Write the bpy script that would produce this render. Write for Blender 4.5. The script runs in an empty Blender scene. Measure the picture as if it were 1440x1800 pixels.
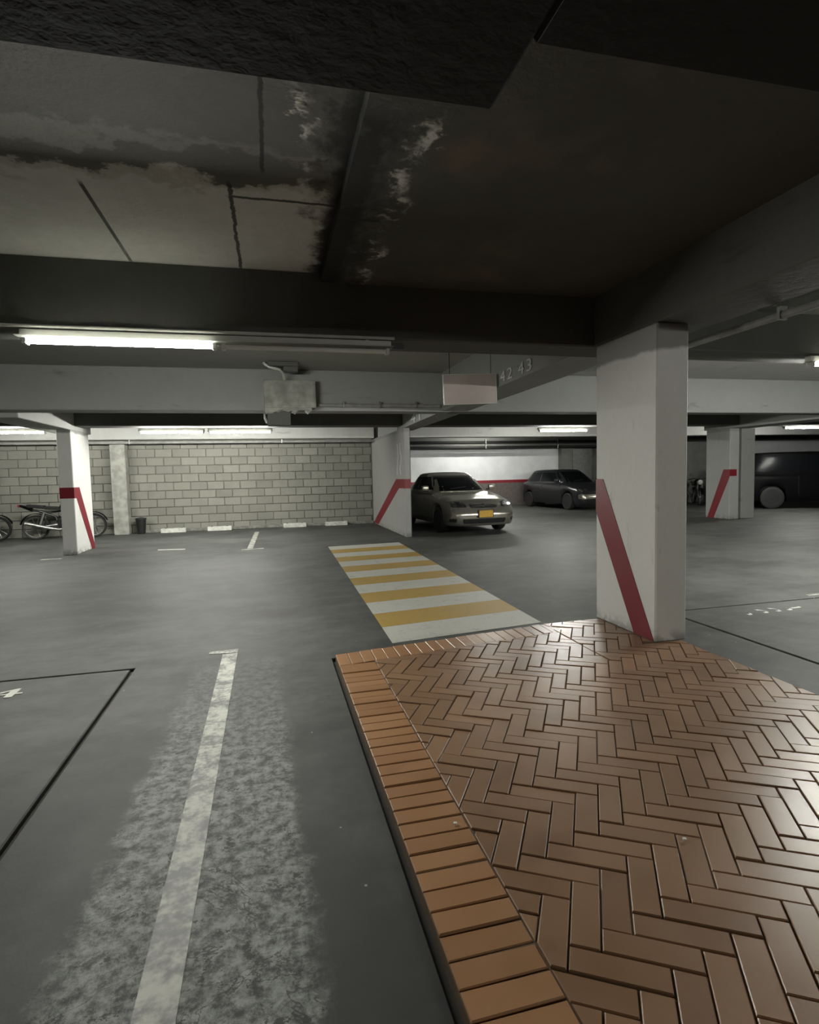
import bpy, bmesh, math, random
from mathutils import Vector, Matrix
from mathutils.bvhtree import BVHTree

# ------------------------------------------------------------------ camera, world, exposure
SC = bpy.context.scene
COL = SC.collection
cam_data = bpy.data.cameras.new('camera')
cam_data.sensor_fit = 'HORIZONTAL'
cam_data.sensor_width = 36.0
cam_data.lens = 36.0 * 995.0 / 1440.0
cam_data.clip_start = 0.05
cam = bpy.data.objects.new('camera', cam_data)
COL.objects.link(cam)
ROT = Matrix(((0.9708417713, 0.0380666485, -0.2366794993),
              (-0.2386533958, 0.0603939206, -0.9692250157),
              (-0.0226011451, 0.9974484972, 0.0677176758)))
cam.matrix_world = Matrix.Translation((0, 0, 1.42)) @ ROT.to_4x4()
SC.camera = cam
world = bpy.data.worlds.new('world')
SC.world = world
world.use_nodes = True
world.node_tree.nodes['Background'].inputs[0].default_value = (0.02, 0.022, 0.02, 1)
world.node_tree.nodes['Background'].inputs[1].default_value = 0.2
SC.view_settings.view_transform = 'Standard'
SC.view_settings.look = 'None'
SC.view_settings.gamma = 1.0
SC.view_settings.use_curve_mapping = False
SC.view_settings.exposure = 0.25
SC.cycles.use_denoising = True
SC.cycles.max_bounces = 8
SC.cycles.diffuse_bounces = 4
LAMP = 430.0            # radiance of a lit fluorescent tube
random.seed(7)

# ------------------------------------------------------------------ node helpers
class S:
    """a value socket with arithmetic"""
    def __init__(s, nt, k): s.nt = nt; s.k = k
    def op(s, o, b=None, c=None, clamp=False):
        n = s.nt.nodes.new('ShaderNodeMath'); n.operation = o; n.use_clamp = clamp
        for i, v in enumerate((s, b, c)):
            if v is None: continue
            if isinstance(v, S): s.nt.links.new(v.k, n.inputs[i])
            else: n.inputs[i].default_value = v
        return S(s.nt, n.outputs[0])
    def __add__(s, b): return s.op('ADD', b)
    def __sub__(s, b): return s.op('SUBTRACT', b)
    def __mul__(s, b): return s.op('MULTIPLY', b)
    __radd__ = __add__; __rmul__ = __mul__
    def inv(s): return (s * -1.0) + 1.0
    def mx(s, b): return s.op('MAXIMUM', b)
    def abs(s): return s.op('ABSOLUTE')
    def ss(s, a, b):
        n = s.nt.nodes.new('ShaderNodeMapRange'); n.interpolation_type = 'SMOOTHSTEP'
        s.nt.links.new(s.k, n.inputs[0])
        n.inputs[1].default_value = a; n.inputs[2].default_value = b
        if a > b:
            n.inputs[1].default_value = b; n.inputs[2].default_value = a
            n.inputs[3].default_value = 1; n.inputs[4].default_value = 0
        return S(s.nt, n.outputs[0])
    def band(s, c, h, soft): return (s - c).abs().ss(h + soft, h)

class Mat:
    def __init__(m, name, rough=0.6, metal=0.0, spec=0.5):
        m.m = bpy.data.materials.new(name); m.m.use_nodes = True
        m.nt = m.m.node_tree; m.b = m.nt.nodes['Principled BSDF']
        m.b.inputs['Roughness'].default_value = rough
        m.b.inputs['Metallic'].default_value = metal
        m.b.inputs['Specular IOR Level'].default_value = spec
        m._p = None
    def pos(m):
        if not m._p:
            g = m.nt.nodes.new('ShaderNodeNewGeometry'); x = m.nt.nodes.new('ShaderNodeSeparateXYZ')
            m.nt.links.new(g.outputs['Position'], x.inputs[0])
            m._g = g; m._p = [S(m.nt, x.outputs[i]) for i in range(3)]
        return m._p
    def vec(m, sx=1, sy=1, sz=1):
        m.pos()
        v = m.nt.nodes.new('ShaderNodeVectorMath'); v.operation = 'MULTIPLY'
        m.nt.links.new(m._g.outputs['Position'], v.inputs[0]); v.inputs[1].default_value = (sx, sy, sz)
        return v.outputs[0]
    def noise(m, scale, detail=4, rough=0.55, s=(1, 1, 1), dist=0.0):
        n = m.nt.nodes.new('ShaderNodeTexNoise'); n.inputs['Scale'].default_value = scale
        n.inputs['Detail'].default_value = detail; n.inputs['Roughness'].default_value = rough
        n.inputs['Distortion'].default_value = dist
        m.nt.links.new(m.vec(*s), n.inputs['Vector'])
        return S(m.nt, n.outputs[0])
    def voro(m, scale, feature='F1', s=(1, 1, 1)):
        n = m.nt.nodes.new('ShaderNodeTexVoronoi'); n.feature = feature
        n.inputs['Scale'].default_value = scale
        m.nt.links.new(m.vec(*s), n.inputs['Vector'])
        return S(m.nt, n.outputs['Distance'])
    def rnd(m):
        o = m.nt.nodes.new('ShaderNodeObjectInfo'); m.pos()
        return (S(m.nt, o.outputs['Random']) + S(m.nt, m._g.outputs['Random Per Island'])).op('FRACT')
    def mix(m, a, b, f):
        n = m.nt.nodes.new('ShaderNodeMix'); n.data_type = 'RGBA'
        for i, v in ((6, a), (7, b)):
            if isinstance(v, tuple): n.inputs[i].default_value = (*v, 1)
            else: m.nt.links.new(v, n.inputs[i])
        if isinstance(f, S): m.nt.links.new(f.k, n.inputs[0])
        else: n.inputs[0].default_value = f
        return n.outputs[2]
    def color(m, c):
        if isinstance(c, tuple): m.b.inputs['Base Color'].default_value = (*c, 1)
        else: m.nt.links.new(c, m.b.inputs['Base Color'])
    def rough(m, r): m.nt.links.new(r.k, m.b.inputs['Roughness'])
    def bump(m, h, strength=0.4, dist=0.01):
        n = m.nt.nodes.new('ShaderNodeBump'); n.inputs['Strength'].default_value = strength
        n.inputs['Distance'].default_value = dist
        m.nt.links.new(h.k, n.inputs['Height']); m.nt.links.new(n.outputs[0], m.b.inputs['Normal'])

def simple(name, c, rough=0.5, metal=0.0, spec=0.5, var=0.12, scale=9):
    m = Mat(name, rough, metal, spec)
    n = m.noise(scale, 3)
    m.color(m.mix(tuple(v * (1 - var) for v in c), tuple(min(1, v * (1 + var)) for v in c), n.ss(.3, .7)))
    return m.m

# ------------------------------------------------------------------ materials
def mat_floor():
    m = Mat('concrete_floor', 0.6, 0, .32)
    x, y, z = m.pos()
    n1 = m.noise(0.7, 5, .6); n2 = m.noise(6, 6, .65); n3 = m.noise(45, 3)
    c = m.mix((.026, .027, .0255), (.118, .121, .113), (n1 * .4 + n2 * .3 + m.noise(2.3, 6, .68, (.6, 1.2, 1)) * .3).ss(.32, .68))
    c = m.mix(c, (.15, .154, .143), m.noise(2.2, 6, .7).ss(.56, .78) * .45)
    c = m.mix(c, (.035, .036, .034), m.noise(3.1, 4, .6).ss(.62, .8) * .5)
    # worn tyre tracks across the aisle
    c = m.mix(c, (.06, .06, .058), m.noise(1.0, 4, .5, (.25, 1.6, 1)).ss(.52, .75) * .35)
    c = m.mix(c, (.026, .027, .026), m.noise(.9, 5, .6).ss(.3, .55) * y.ss(3.9, 1.6) * .8)  # painted shade: mottled darkening of the floor towards the viewpoint
    # broken rough screed either side of the near white line
    wob = (n2 - .5) * .22
    lim = (y - 1.3) * -.02 + .36
    zone = ((x + .29).abs() + wob - lim).ss(.06, -.04) * y.ss(4.75, 4.2)
    pit = m.voro(38, 'F1', (1, 1, 1)); pit2 = m.noise(19, 7, .78)
    rub = m.mix((.035, .037, .036), (.36, .374, .355), pit2.ss(.36, .64))
    hole = m.noise(11, 6, .78).ss(.57, .62)
    rub = m.mix(rub, (.035, .035, .033), hole * .95)
    crack = m.noise(1.5, 6, .6, (1, 1.5, 1), .6).band(.5, .002, .004)
    amt = zone * (y.ss(4.2, 2.0) * .75 + .2)
    c = m.mix(c, rub, amt)
    c = m.mix(c, (.03, .03, .028), crack * zone * y.ss(2.6, 1.9) * .8)
    # scattered pale specks
    c = m.mix(c, (.42, .44, .41), m.voro(5.0).ss(.035, .02) * .6)
    m.color(c)
    m.rough((n2 * .25 + .50))
    m.bump(n3 * .3 + n2 * .5 + (pit2 - hole) * amt * 2.2, .22, .008)
    return m.m

def mat_slab():
    """ceiling slab, stained and peeling round the leaking joint"""
    m = Mat('stained_ceiling_concrete', 0.85)
    x, y, z = m.pos(); y = y * 1.042
    w = m.noise(2.6, 5, .6); w2 = m.noise(9, 6, .7); w3 = m.noise(1.1, 3, .5)
    base = m.mix((.055, .053, .046), (.10, .098, .087), w * .7 + w2 * .3)
    pale = m.mix((.52, .52, .50), (.76, .76, .73), w2)
    grey = m.mix((.13, .128, .118), (.19, .187, .175), w2)
    left = (x + (w - .5) * .3).ss(.46, .34)
    yy = y + (w - .5) * .75 + (w2 - .5) * .22
    c = m.mix(base, grey, left)
    band1 = yy.ss(3.12, 3.2) * left
    c = m.mix(c, (.25, .245, .22), band1 * yy.ss(3.62, 3.2) * .8)
    brown = (yy - (x.abs() * .10)).ss(3.18, 3.24) * left
    c = m.mix(c, (.12, .115, .095), brown * .9)
    edge = yy.band(3.58, .02, .05) * left
    lower = yy.ss(3.58, 3.63) * left * y.ss(5.0, 4.9)
    c = m.mix(c, pale, lower)
    c = m.mix(c, (.6, .595, .54), edge * .8)
    # leak: dark soaked strip with pale lime edges along the joint near x = 0.5
    q = (x - (y - 2.6) * .02 - .50 + (w - .5) * .55 + (w2 - .5) * .25).abs()
    near = y.ss(2.5, 2.75) * y.ss(5.1, 4.9)
    soak = q.ss(.26, .12) * near
    c = m.mix(c, (.028, .027, .024), soak * m.noise(5, 5, .7, (1, .6, 1)).ss(.36, .56) * .9)
    lime = q.band(.27, .012, .05) * near * m.noise(4.5, 4, .6).ss(.45, .62)
    c = m.mix(c, (.66, .66, .62), lime * .95)
    veins = m.noise(6, 5, .6, (1, .55, 1), 1.2).band(.5, .008, .022) * q.ss(.42, .2) * near
    c = m.mix(c, (.36, .36, .33), veins * m.noise(3, 3).ss(.5, .7) * .45)
    c = m.mix(c, (.012, .012, .01), (x - .50 + (w2 - .5) * .16).abs().ss(.13, .05) * near * m.noise(3.5, 3).ss(.3, .45) * .95)
    # rusty damp patch right of the joint
    c = m.mix(c, (.17, .125, .08), m.noise(1.4, 4).ss(.5, .72) * x.ss(.7, 1.0) * x.ss(2.4, 1.6) * .7)
    # formwork joints
    jt = ((x + .16 + (w2 - .5) * .05).band(0, .008, .008) * y.ss(3.5, 3.6)).mx(
        ((x + .955).band(0, .008, .008) * y.ss(3.65, 3.75))).mx(
        ((x - .022 + (w2 - .5) * .03).band(0, .006, .008) * y.ss(3.45, 3.35))).mx(
        ((y - 3.72 + (w2 - .5) * .05).band(0, .010, .01) * x.ss(-.2, -.15) * x.ss(.75, .7)))
    c = m.mix(c, (.02, .02, .018), jt * y.ss(5, 4.9) * .9)
    m.color(c)
    m.bump(w2 + lime + m.noise(40, 3) * .3, .5, .015)
    return m.m

def mat_beam(name, a, b):
    m = Mat(name, 0.85)
    n = m.noise(1.6, 5, .6); n2 = m.noise(14, 4, .6, (1, 1, .4))
    c = m.mix(a, b, n * .6 + n2 * .4)
    c = m.mix(c, tuple(v * .4 for v in a), m.noise(3, 4, .6, (.4, .4, 1.5)).ss(.62, .75) * .5)
    m.color(c); m.bump(n2, .25, .01)
    return m.m

def mat_pillar(name, lo, hi):
    m = Mat(name, 0.6)
    x, y, z = m.pos()
    n = m.noise(3, 5, .6); n2 = m.noise(22, 4, .6)
    c = m.mix(lo, hi, n * .5 + n2 * .5)
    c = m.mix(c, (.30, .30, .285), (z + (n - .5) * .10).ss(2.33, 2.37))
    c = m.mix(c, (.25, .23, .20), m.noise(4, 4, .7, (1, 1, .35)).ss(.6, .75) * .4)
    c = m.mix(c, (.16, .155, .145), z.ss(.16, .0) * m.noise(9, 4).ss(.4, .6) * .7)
    m.color(c); m.bump(n2, .2, .006)
    return m.m

def mat_block():
    m = Mat('concrete_block', 0.85)
    r = m.rnd(); n = m.noise(4, 5, .6); n2 = m.noise(30, 3)
    c = m.mix((.16, .158, .137), (.25, .247, .215), r * .55 + n * .45)
    c = m.mix(c, (.14, .137, .12), m.noise(1.3, 4, .6).ss(.55, .75) * .5)
    m.color(c); m.bump(n2, .4, .01)
    return m.m

def mat_brick(name, lo, hi):
    m = Mat(name, 0.42, 0, .75)
    r = m.rnd(); n = m.noise(5, 5, .6); n2 = m.noise(60, 4, .6)
    c = m.mix(lo, hi, r * .5 + n * .35 + n2 * .15)
    c = m.mix(c, tuple(v * .6 for v in lo), m.noise(1.7, 5, .6).ss(.5, .75) * .55)
    c = m.mix(c, (.5, .33, .2), m.noise(11, 4, .7).ss(.66, .8) * .35)
    m.color(c); m.rough(n * .16 + n2 * .10 + .20)
    m.bump(n2 * .3 + n * .8, .06, .004)
    return m.m

def mat_paint(name, c1, under=(.2, .2, .19), lo=.30, hi=.52, rough=.55):
    m = Mat(name, rough)
    n = m.noise(7, 6, .7); n2 = m.noise(40, 3)
    c = m.mix(tuple(v * .8 for v in c1), c1, n2)
    c = m.mix(under, c, (n * .75 + n2 * .25).ss(lo, hi))
    m.color(c); m.bump(n, .2, .006)
    return m.m

def mat_emit(name, col, s):
    m = bpy.data.materials.new(name); m.use_nodes = True
    nt = m.node_tree; nt.nodes.remove(nt.nodes['Principled BSDF'])
    e = nt.nodes.new('ShaderNodeEmission'); e.inputs[0].default_value = (*col, 1); e.inputs[1].default_value = s
    nt.links.new(e.outputs[0], nt.nodes['Material Output'].inputs[0])
    return m

def mat_translucent():
    """white reflector plate, made translucent to leak tube light onto the ceiling"""
    m = Mat('translucent_reflector', .5); m.color((.7, .7, .66))
    t = m.nt.nodes.new('ShaderNodeBsdfTranslucent'); t.inputs[0].default_value = (.7, .7, .66, 1)
    x = m.nt.nodes.new('ShaderNodeMixShader'); x.inputs[0].default_value = .9
    m.nt.links.new(m.b.outputs[0], x.inputs[1]); m.nt.links.new(t.outputs[0], x.inputs[2])
    m.nt.links.new(x.outputs[0], m.nt.nodes['Material Output'].inputs[0])
    return m.m

M = dict(
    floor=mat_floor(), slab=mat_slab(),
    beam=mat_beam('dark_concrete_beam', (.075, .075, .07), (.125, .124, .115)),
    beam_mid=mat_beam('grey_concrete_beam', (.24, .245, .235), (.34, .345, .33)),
    beam_right=mat_beam('darkened_concrete_beam', (.13, .134, .13), (.19, .195, .188)),  # right half of one grey beam, shade put into its colour
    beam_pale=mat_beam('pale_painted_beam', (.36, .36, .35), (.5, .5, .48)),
    near_black=mat_beam('near_black_concrete', (.006, .006, .0057), (.012, .012, .011)),  # one near-black tone for the overhead beam and the front wall
    plain_slab=mat_beam('grey_slab_concrete', (.24, .24, .22), (.36, .36, .335)),
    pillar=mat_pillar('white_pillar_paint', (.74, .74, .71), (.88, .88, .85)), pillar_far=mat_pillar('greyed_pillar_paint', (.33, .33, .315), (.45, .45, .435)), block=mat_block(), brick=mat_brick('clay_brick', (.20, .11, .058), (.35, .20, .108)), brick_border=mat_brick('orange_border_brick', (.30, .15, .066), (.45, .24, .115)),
    mortar=simple('mortar', (.165, .162, .142), .9),
    grout=simple('dark_grout', (.035, .031, .027), .9), joint=simple('brown_joint_sand', (.12, .078, .046), .9),
    red=mat_paint('red_paint', (.25, .018, .03), (.10, .02, .025), .2, .35, .45),
    white_line=mat_paint('worn_white_paint', (.52, .52, .455), (.14, .14, .133), .40, .60),
    crossing_white=mat_paint('crossing_white_paint', (.52, .515, .465), (.22, .22, .205), .27, .47),
    crossing_yellow=mat_paint('crossing_yellow_paint', (.42, .275, .06), (.22, .18, .09), .27, .47),
    mark=mat_paint('faint_white_paint', (.62, .63, .6), (.3, .3, .29), .3, .5),
    white_wall=simple('white_wall_paint', (.66, .67, .68), .7, var=.06, scale=2),
    grey_wall=simple('grey_wall_paint', (.17, .17, .16), .7, var=.15, scale=2),
    dado=simple('grey_brown_dado', (.13, .11, .10), .7),
    housing=simple('fixture_enamel', (.55, .55, .52), .4, var=.05),
    tube_on=mat_emit('lit_tube', (1.0, 1.0, .92), LAMP),
    reflector=mat_translucent(), tube_off=simple('unlit_tube', (.7, .7, .66), .3, var=.03),
    metal=simple('grey_metal', (.35, .35, .34), .4, .9, var=.1),
    dark_metal=simple('dark_metal', (.03, .03, .03), .45, .6),
    rim=simple('dull_alloy', (.05, .05, .05), .5, .6, var=.1),
    chrome=simple('chrome', (.75, .75, .75), .15, 1.0, var=.02),
    rubber=simple('black_rubber', (.014, .014, .014), .7),
    black=simple('black_plastic', (.012, .012, .013), .45),
    glass=simple('dark_glass', (.004, .005, .006), .25, 0, .1, var=.05),
    lens=simple('headlamp_glass', (.55, .56, .55), .12, .35, var=.05),
    lamp_bowl=simple('headlamp_reflector', (.9, .9, .9), .12, 1.0, var=.02),
    silver=simple('champagne_silver_paint', (.40, .385, .335), .24, .8, var=.03),
    charcoal=simple('charcoal_paint', (.035, .038, .04), .28, .5, var=.04),
    black_paint=simple('black_car_paint', (.004, .004, .0045), .45, 0, .04, var=.04),
    plate=simple('yellow_plate', (.62, .36, .03), .45, var=.1, scale=30),
    plaster=simple('grey_plaster', (.30, .30, .27), .85, var=.25, scale=5),
    sign=simple('faded_pink_sign', (.42, .36, .335), .6, var=.06, scale=3),
    stop=simple('painted_concrete', (.50, .50, .46), .8, var=.2),
    stop_dark=simple('dirty_concrete', (.2, .2, .18), .9, var=.3),
    pipe=simple('grey_pipe', (.26, .26, .25), .5, var=.15),
    pipe_white=simple('white_pipe', (.55, .55, .52), .5, var=.1),
    paper=simple('white_paper', (.7, .68, .62), .8, var=.05),
)

# ------------------------------------------------------------------ mesh helpers
def mk(name, bm, mat, parent=None, smooth=False, angle=35):
    """link one bmesh as one mesh object; a parent's location is subtracted when the mesh is in world space"""
    bmesh.ops.recalc_face_normals(bm, faces=bm.faces)
    me = bpy.data.meshes.new(name); bm.to_mesh(me); bm.free()
    if mat: me.materials.append(mat)
    if smooth:
        for p in me.polygons: p.use_smooth = True
        me.set_sharp_from_angle(angle=math.radians(angle))
    o = bpy.data.objects.new(name, me); COL.objects.link(o)
    if parent: o.parent = parent
    return o
def tag(o, label=None, cat=None, group=None, kind=None):
    for k, v in (('label', label), ('category', cat), ('group', group), ('kind', kind)):
        if v: o[k] = v
    return o
def empty(name, loc, label, cat, group=None, rz=0):
    o = bpy.data.objects.new(name, None); COL.objects.link(o)
    o.location = loc; o.rotation_euler = (0, 0, rz); o.empty_display_size = .1
    return tag(o, label, cat, group)
def copy_tree(o, parent=None):
    c = o.copy(); COL.objects.link(c); c.parent = parent
    for ch in [x for x in bpy.data.objects if x.parent == o]: copy_tree(ch, c)
    return c
def B(): return bmesh.new()
def box(bm, x0, x1, y0, y1, z0, z1, bev=0.0):
    t = bmesh.new()
    v = [t.verts.new((x, y, z)) for z in (z0, z1) for y in (y0, y1) for x in (x0, x1)]
    for f in ((0, 1, 3, 2), (4, 5, 7, 6), (0, 1, 5, 4), (2, 3, 7, 6), (0, 2, 6, 4), (1, 3, 7, 5)):
        t.faces.new([v[i] for i in f])
    bmesh.ops.recalc_face_normals(t, faces=t.faces)
    if bev: bmesh.ops.bevel(t, geom=list(t.edges), offset=bev, segments=2 if bev > .012 else 1, profile=.5, affect='EDGES')
    merge(bm, t)
def merge(bm, t, mat=None):
    me = bpy.data.meshes.new('tmp'); t.to_mesh(me); t.free()
    if mat: me.transform(mat)
    bm.from_mesh(me); bpy.data.meshes.remove(me)
def prism(bm, pts, z0, z1, bev=0):
    t = bmesh.new()
    a = [t.verts.new((x, y, z0)) for x, y in pts]; b = [t.verts.new((x, y, z1)) for x, y in pts]
    n = len(pts)
    t.faces.new(b); t.faces.new(a[::-1])
    for i in range(n): t.faces.new((a[i], a[(i + 1) % n], b[(i + 1) % n], b[i]))
    bmesh.ops.recalc_face_normals(t, faces=t.faces)
    if bev:
        top = [e for e in t.edges if all(v.co.z > (z0 + z1) / 2 for v in e.verts)]
        bmesh.ops.bevel(t, geom=top, offset=bev, segments=1, profile=.5, affect='EDGES')
    big = [f for f in t.faces if len(f.verts) > 4]
    if big: bmesh.ops.triangulate(t, faces=big)
    merge(bm, t)
def tube(bm, pts, r, n=10, cap=True):
    pts = [Vector(p) for p in pts]; rings = []
    for i, p in enumerate(pts):
        d = (pts[min(i + 1, len(pts) - 1)] - pts[max(i - 1, 0)]).normalized()
        u = d.cross(Vector((0, 0, 1)))
        if u.length < .05: u = d.cross(Vector((0, 1, 0)))
        u.normalize(); w = d.cross(u)
        rr = r[i] if isinstance(r, (list, tuple)) else r
        rings.append([bm.verts.new(p + (u * math.cos(a) + w * math.sin(a)) * rr) for a in [2 * math.pi * k / n for k in range(n)]])
    for a, b in zip(rings, rings[1:]):
        for k in range(n): bm.faces.new((a[k], a[(k + 1) % n], b[(k + 1) % n], b[k]))
    if cap: bm.faces.new(rings[0][::-1]); bm.faces.new(rings[-1])
def lathe(bm, prof, c, axis='X', n=28, closed=False):
    """prof: list of (radius, offset along axis)"""
    rings = []
    for r, h in prof:
        ring = []
        for k in range(n):
            a = 2 * math.pi * k / n
            p = {'X': (h, r * math.cos(a), r * math.sin(a)), 'Y': (r * math.cos(a), h, r * math.sin(a)), 'Z': (r * math.cos(a), r * math.sin(a), h)}[axis]
            ring.append(bm.verts.new((c[0] + p[0], c[1] + p[1], c[2] + p[2])))
        rings.append(ring)
    pr = list(zip(rings, rings[1:])) + ([(rings[-1], rings[0])] if closed else [])
    for a, b in pr:
        for k in range(n): bm.faces.new((a[k], a[(k + 1) % n], b[(k + 1) % n], b[k]))
    if not closed:
        if prof[0][0] > 1e-4: bm.faces.new(rings[0])
        if prof[-1][0] > 1e-4: bm.faces.new(rings[-1])
def extr(bm, pts3, d):
    """polygon in space pushed along the vector d"""
    a = [bm.verts.new(p) for p in pts3]; d = Vector(d)
    b = [bm.verts.new(Vector(p) + d) for p in pts3]; n = len(a)
    bm.faces.new(a); bm.faces.new(b[::-1])
    for i in range(n): bm.faces.new((a[i], a[(i + 1) % n], b[(i + 1) % n], b[i]))

# ------------------------------------------------------------------ floor
def ffloor():
    bm = B(); box(bm, -10.2, 26, -6, 24, -.35, -.03)
    fl = mk('floor', bm, M['grout']); tag(fl, kind='structure')
    main = [(-10, 4.575), (-1.045, 4.575), (-1.045, -5.9), (.412, -5.9), (.412, 4.345), (2.40, 4.665), (3.205, 4.72),
            (3.205, -5.9), (3.735, -5.9), (3.735, 4.775), (26, 4.775), (26, 23.9), (-10, 23.9)]
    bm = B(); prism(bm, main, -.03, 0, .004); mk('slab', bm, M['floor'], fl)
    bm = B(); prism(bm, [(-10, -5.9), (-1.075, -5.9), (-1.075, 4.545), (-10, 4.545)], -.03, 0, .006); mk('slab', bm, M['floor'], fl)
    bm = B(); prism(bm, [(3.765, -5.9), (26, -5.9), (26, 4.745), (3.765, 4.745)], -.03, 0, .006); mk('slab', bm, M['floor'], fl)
ffloor()

# ------------------------------------------------------------------ ceiling: slabs and beams
def beam(ceil, x0, x1, y0, y1, z0, z1, mat, taper=None):
    bm = B()
    if taper:
        x0b, x1b, z0b = taper
        v = [bm.verts.new(p) for p in ((x0, y0, z0), (x1, y0, z0), (x1b, y1, z0b), (x0b, y1, z0b), (x0, y0, z1), (x1, y0, z1), (x1b, y1, z1), (x0b, y1, z1))]
        for f in ((0, 1, 2, 3), (4, 5, 6, 7), (0, 1, 5, 4), (1, 2, 6, 5), (2, 3, 7, 6), (3, 0, 4, 7)): bm.faces.new([v[i] for i in f])
    else: box(bm, x0, x1, y0, y1, z0, z1, .012)
    return mk('beam', bm, mat, ceil)
def fceil():
    bm = B(); box(bm, -10.2, 26, -6, 24, 3.13, 3.4)
    ce = mk('ceiling', bm, M['plain_slab']); tag(ce, kind='structure')
    bm = B(); box(bm, -10, .47, 1.0, 4.80, 3.06, 3.14); mk('slab_panel', bm, M['slab'], ce)
    bm = B(); box(bm, .46, 2.96, .6, 4.80, 2.99, 3.14); mk('slab_panel', bm, M['slab'], ce)
    bm = B(); box(bm, 3.4, 26, -5.9, 4.80, 2.95, 3.14); mk('slab_panel', bm, M['beam'], ce)
    # beam over the camera, its far edge stepping at the leaking joint
    beam(ce, -10, .72, -6, 1.74, 2.55, 3.13, M['near_black'])
    beam(ce, .72, 2.96, -6, 1.46, 2.55, 3.13, M['near_black'])
    beam(ce, 3.5, 26, -3.9, -3.5, 2.55, 3.13, M['beam'])
    beam(ce, 2.95, 3.5, -6, 4.76, 2.55, 3.13, M['beam'])
    beam(ce, -10, 26, 4.75, 5.2, 2.55, 3.13, M['beam'])
    beam(ce, 2.95, 3.5, 5.2, 12.9, 2.55, 3.13, M['beam_mid'], (2.9, 3.27, 2.42))
    beam(ce, -10, 3.1, 9.4, 9.8, 2.47, 3.13, M['beam_mid'])
    beam(ce, 3.1, 26, 9.4, 9.8, 2.47, 3.13, M['beam_right'])
    beam(ce, -4.25, -3.67, 9.8, 13.4, 2.40, 3.13, M['beam_pale'])
    beam(ce, 11.9, 12.6, 5.2, 13.6, 2.43, 3.13, M['beam_mid'])
    # cross beam over the second row of pillars; the lamps hang behind it and light the pale beam at the back
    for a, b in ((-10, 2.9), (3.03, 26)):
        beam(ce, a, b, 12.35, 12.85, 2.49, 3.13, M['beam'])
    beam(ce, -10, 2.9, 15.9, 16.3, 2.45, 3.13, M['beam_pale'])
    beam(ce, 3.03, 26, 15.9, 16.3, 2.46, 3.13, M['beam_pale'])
    beam(ce, 3.0, 13.6, 21.2, 21.9, 2.42, 3.13, M['beam'])
    beam(ce, 13.6, 26, 18.9, 19.5, 2.45, 3.13, M['beam'])
    return ce
CEIL = fceil()

# ------------------------------------------------------------------ walls
def wall(name, x0, x1, y0, y1, z1, mat):
    bm = B(); box(bm, x0, x1, y0, y1, 0, z1)
    return tag(mk(name, bm, mat), kind='structure')
wb = wall('wall_back', -10, 2.9, 16.34, 16.6, 3.13, M['mortar'])
def blocks():
    """rendered concrete blocks, one mesh reused"""
    L, Hh, D, g = .43, .222, .05, .012
    bm = B(); box(bm, 0, L - g, 0, D, 0, Hh - g, .008)
    proto = mk('block', bm, M['block'], wb); me = proto.data
    first = True
    rows = 11
    for r in range(rows):
        x = -7.9 + (L / 2 if r % 2 else 0)
        while x < 2.9:
            x1 = min(x + L, 2.89)
            if first: o = proto; first = False
            elif x1 - x < .2: break
            else:
                o = bpy.data.objects.new('block', me); COL.objects.link(o); o.parent = wb
            o.location = (x, 16.295 + random.uniform(0, .018), r * Hh + .004)
            o.scale = ((x1 - x - g) / (L - g), 1, 1)
            x += L
blocks()
wall('wall_left', -10.2, -10, -6, 16.6, 3.13, M['grey_wall'])
wall('wall_front', -10, 26, -6.2, -6, 3.13, M['near_black'])
wall('wall_right', 26, 26.2, -6, 24, 3.13, M['grey_wall'])
ww = wall('wall_rear', 2.6, 11.95, 22, 22.2, 3.13, M['white_wall'])
bm = B(); box(bm, 2.9, 11.93, 21.985, 22.01, .95, 1.07); mk('red_band', bm, M['red'], ww)
bm = B(); box(bm, 2.9, 11.93, 21.99, 22.01, .0, .95); mk('lower_panel', bm, M['dado'], ww)
wall('wall_corner', 11.95, 12.45, 21.7, 22.2, 3.13, M['grey_wall'])
wall('wall_closet', 12.45, 13.7, 22, 22.2, 3.13, M['grey_wall'])
bm = B(); box(bm, 12.6, 13.5, 21.94, 22.01, .0, 2.35, .01); dr = tag(mk('door_1', bm, simple('grey_door_paint', (.22, .22, .22), .5)), kind='structure')
bm = B(); tube(bm, [(13.4, 21.9, 1.0), (13.28, 21.9, 1.0)], .012); tube(bm, [(13.4, 21.95, 1.0), (13.4, 21.9, 1.0)], .012); mk('door_handle', bm, M['metal'], dr)
wall('wall_return', 13.6, 13.75, 19.5, 22.2, 3.13, M['grey_wall'])
wall('wall_far', 13.75, 19.4, 19.5, 19.7, 3.13, M['grey_wall'])
wall('wall_far_right', 19.4, 26, 19.5, 19.7, 3.13, M['white_wall'])
# pilaster on the block wall
bm = B(); box(bm, -3.98, -3.62, 16.0, 16.32, 0, 2.42, .01); tag(mk('trim_1', bm, M['plaster']), kind='structure')

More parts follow.
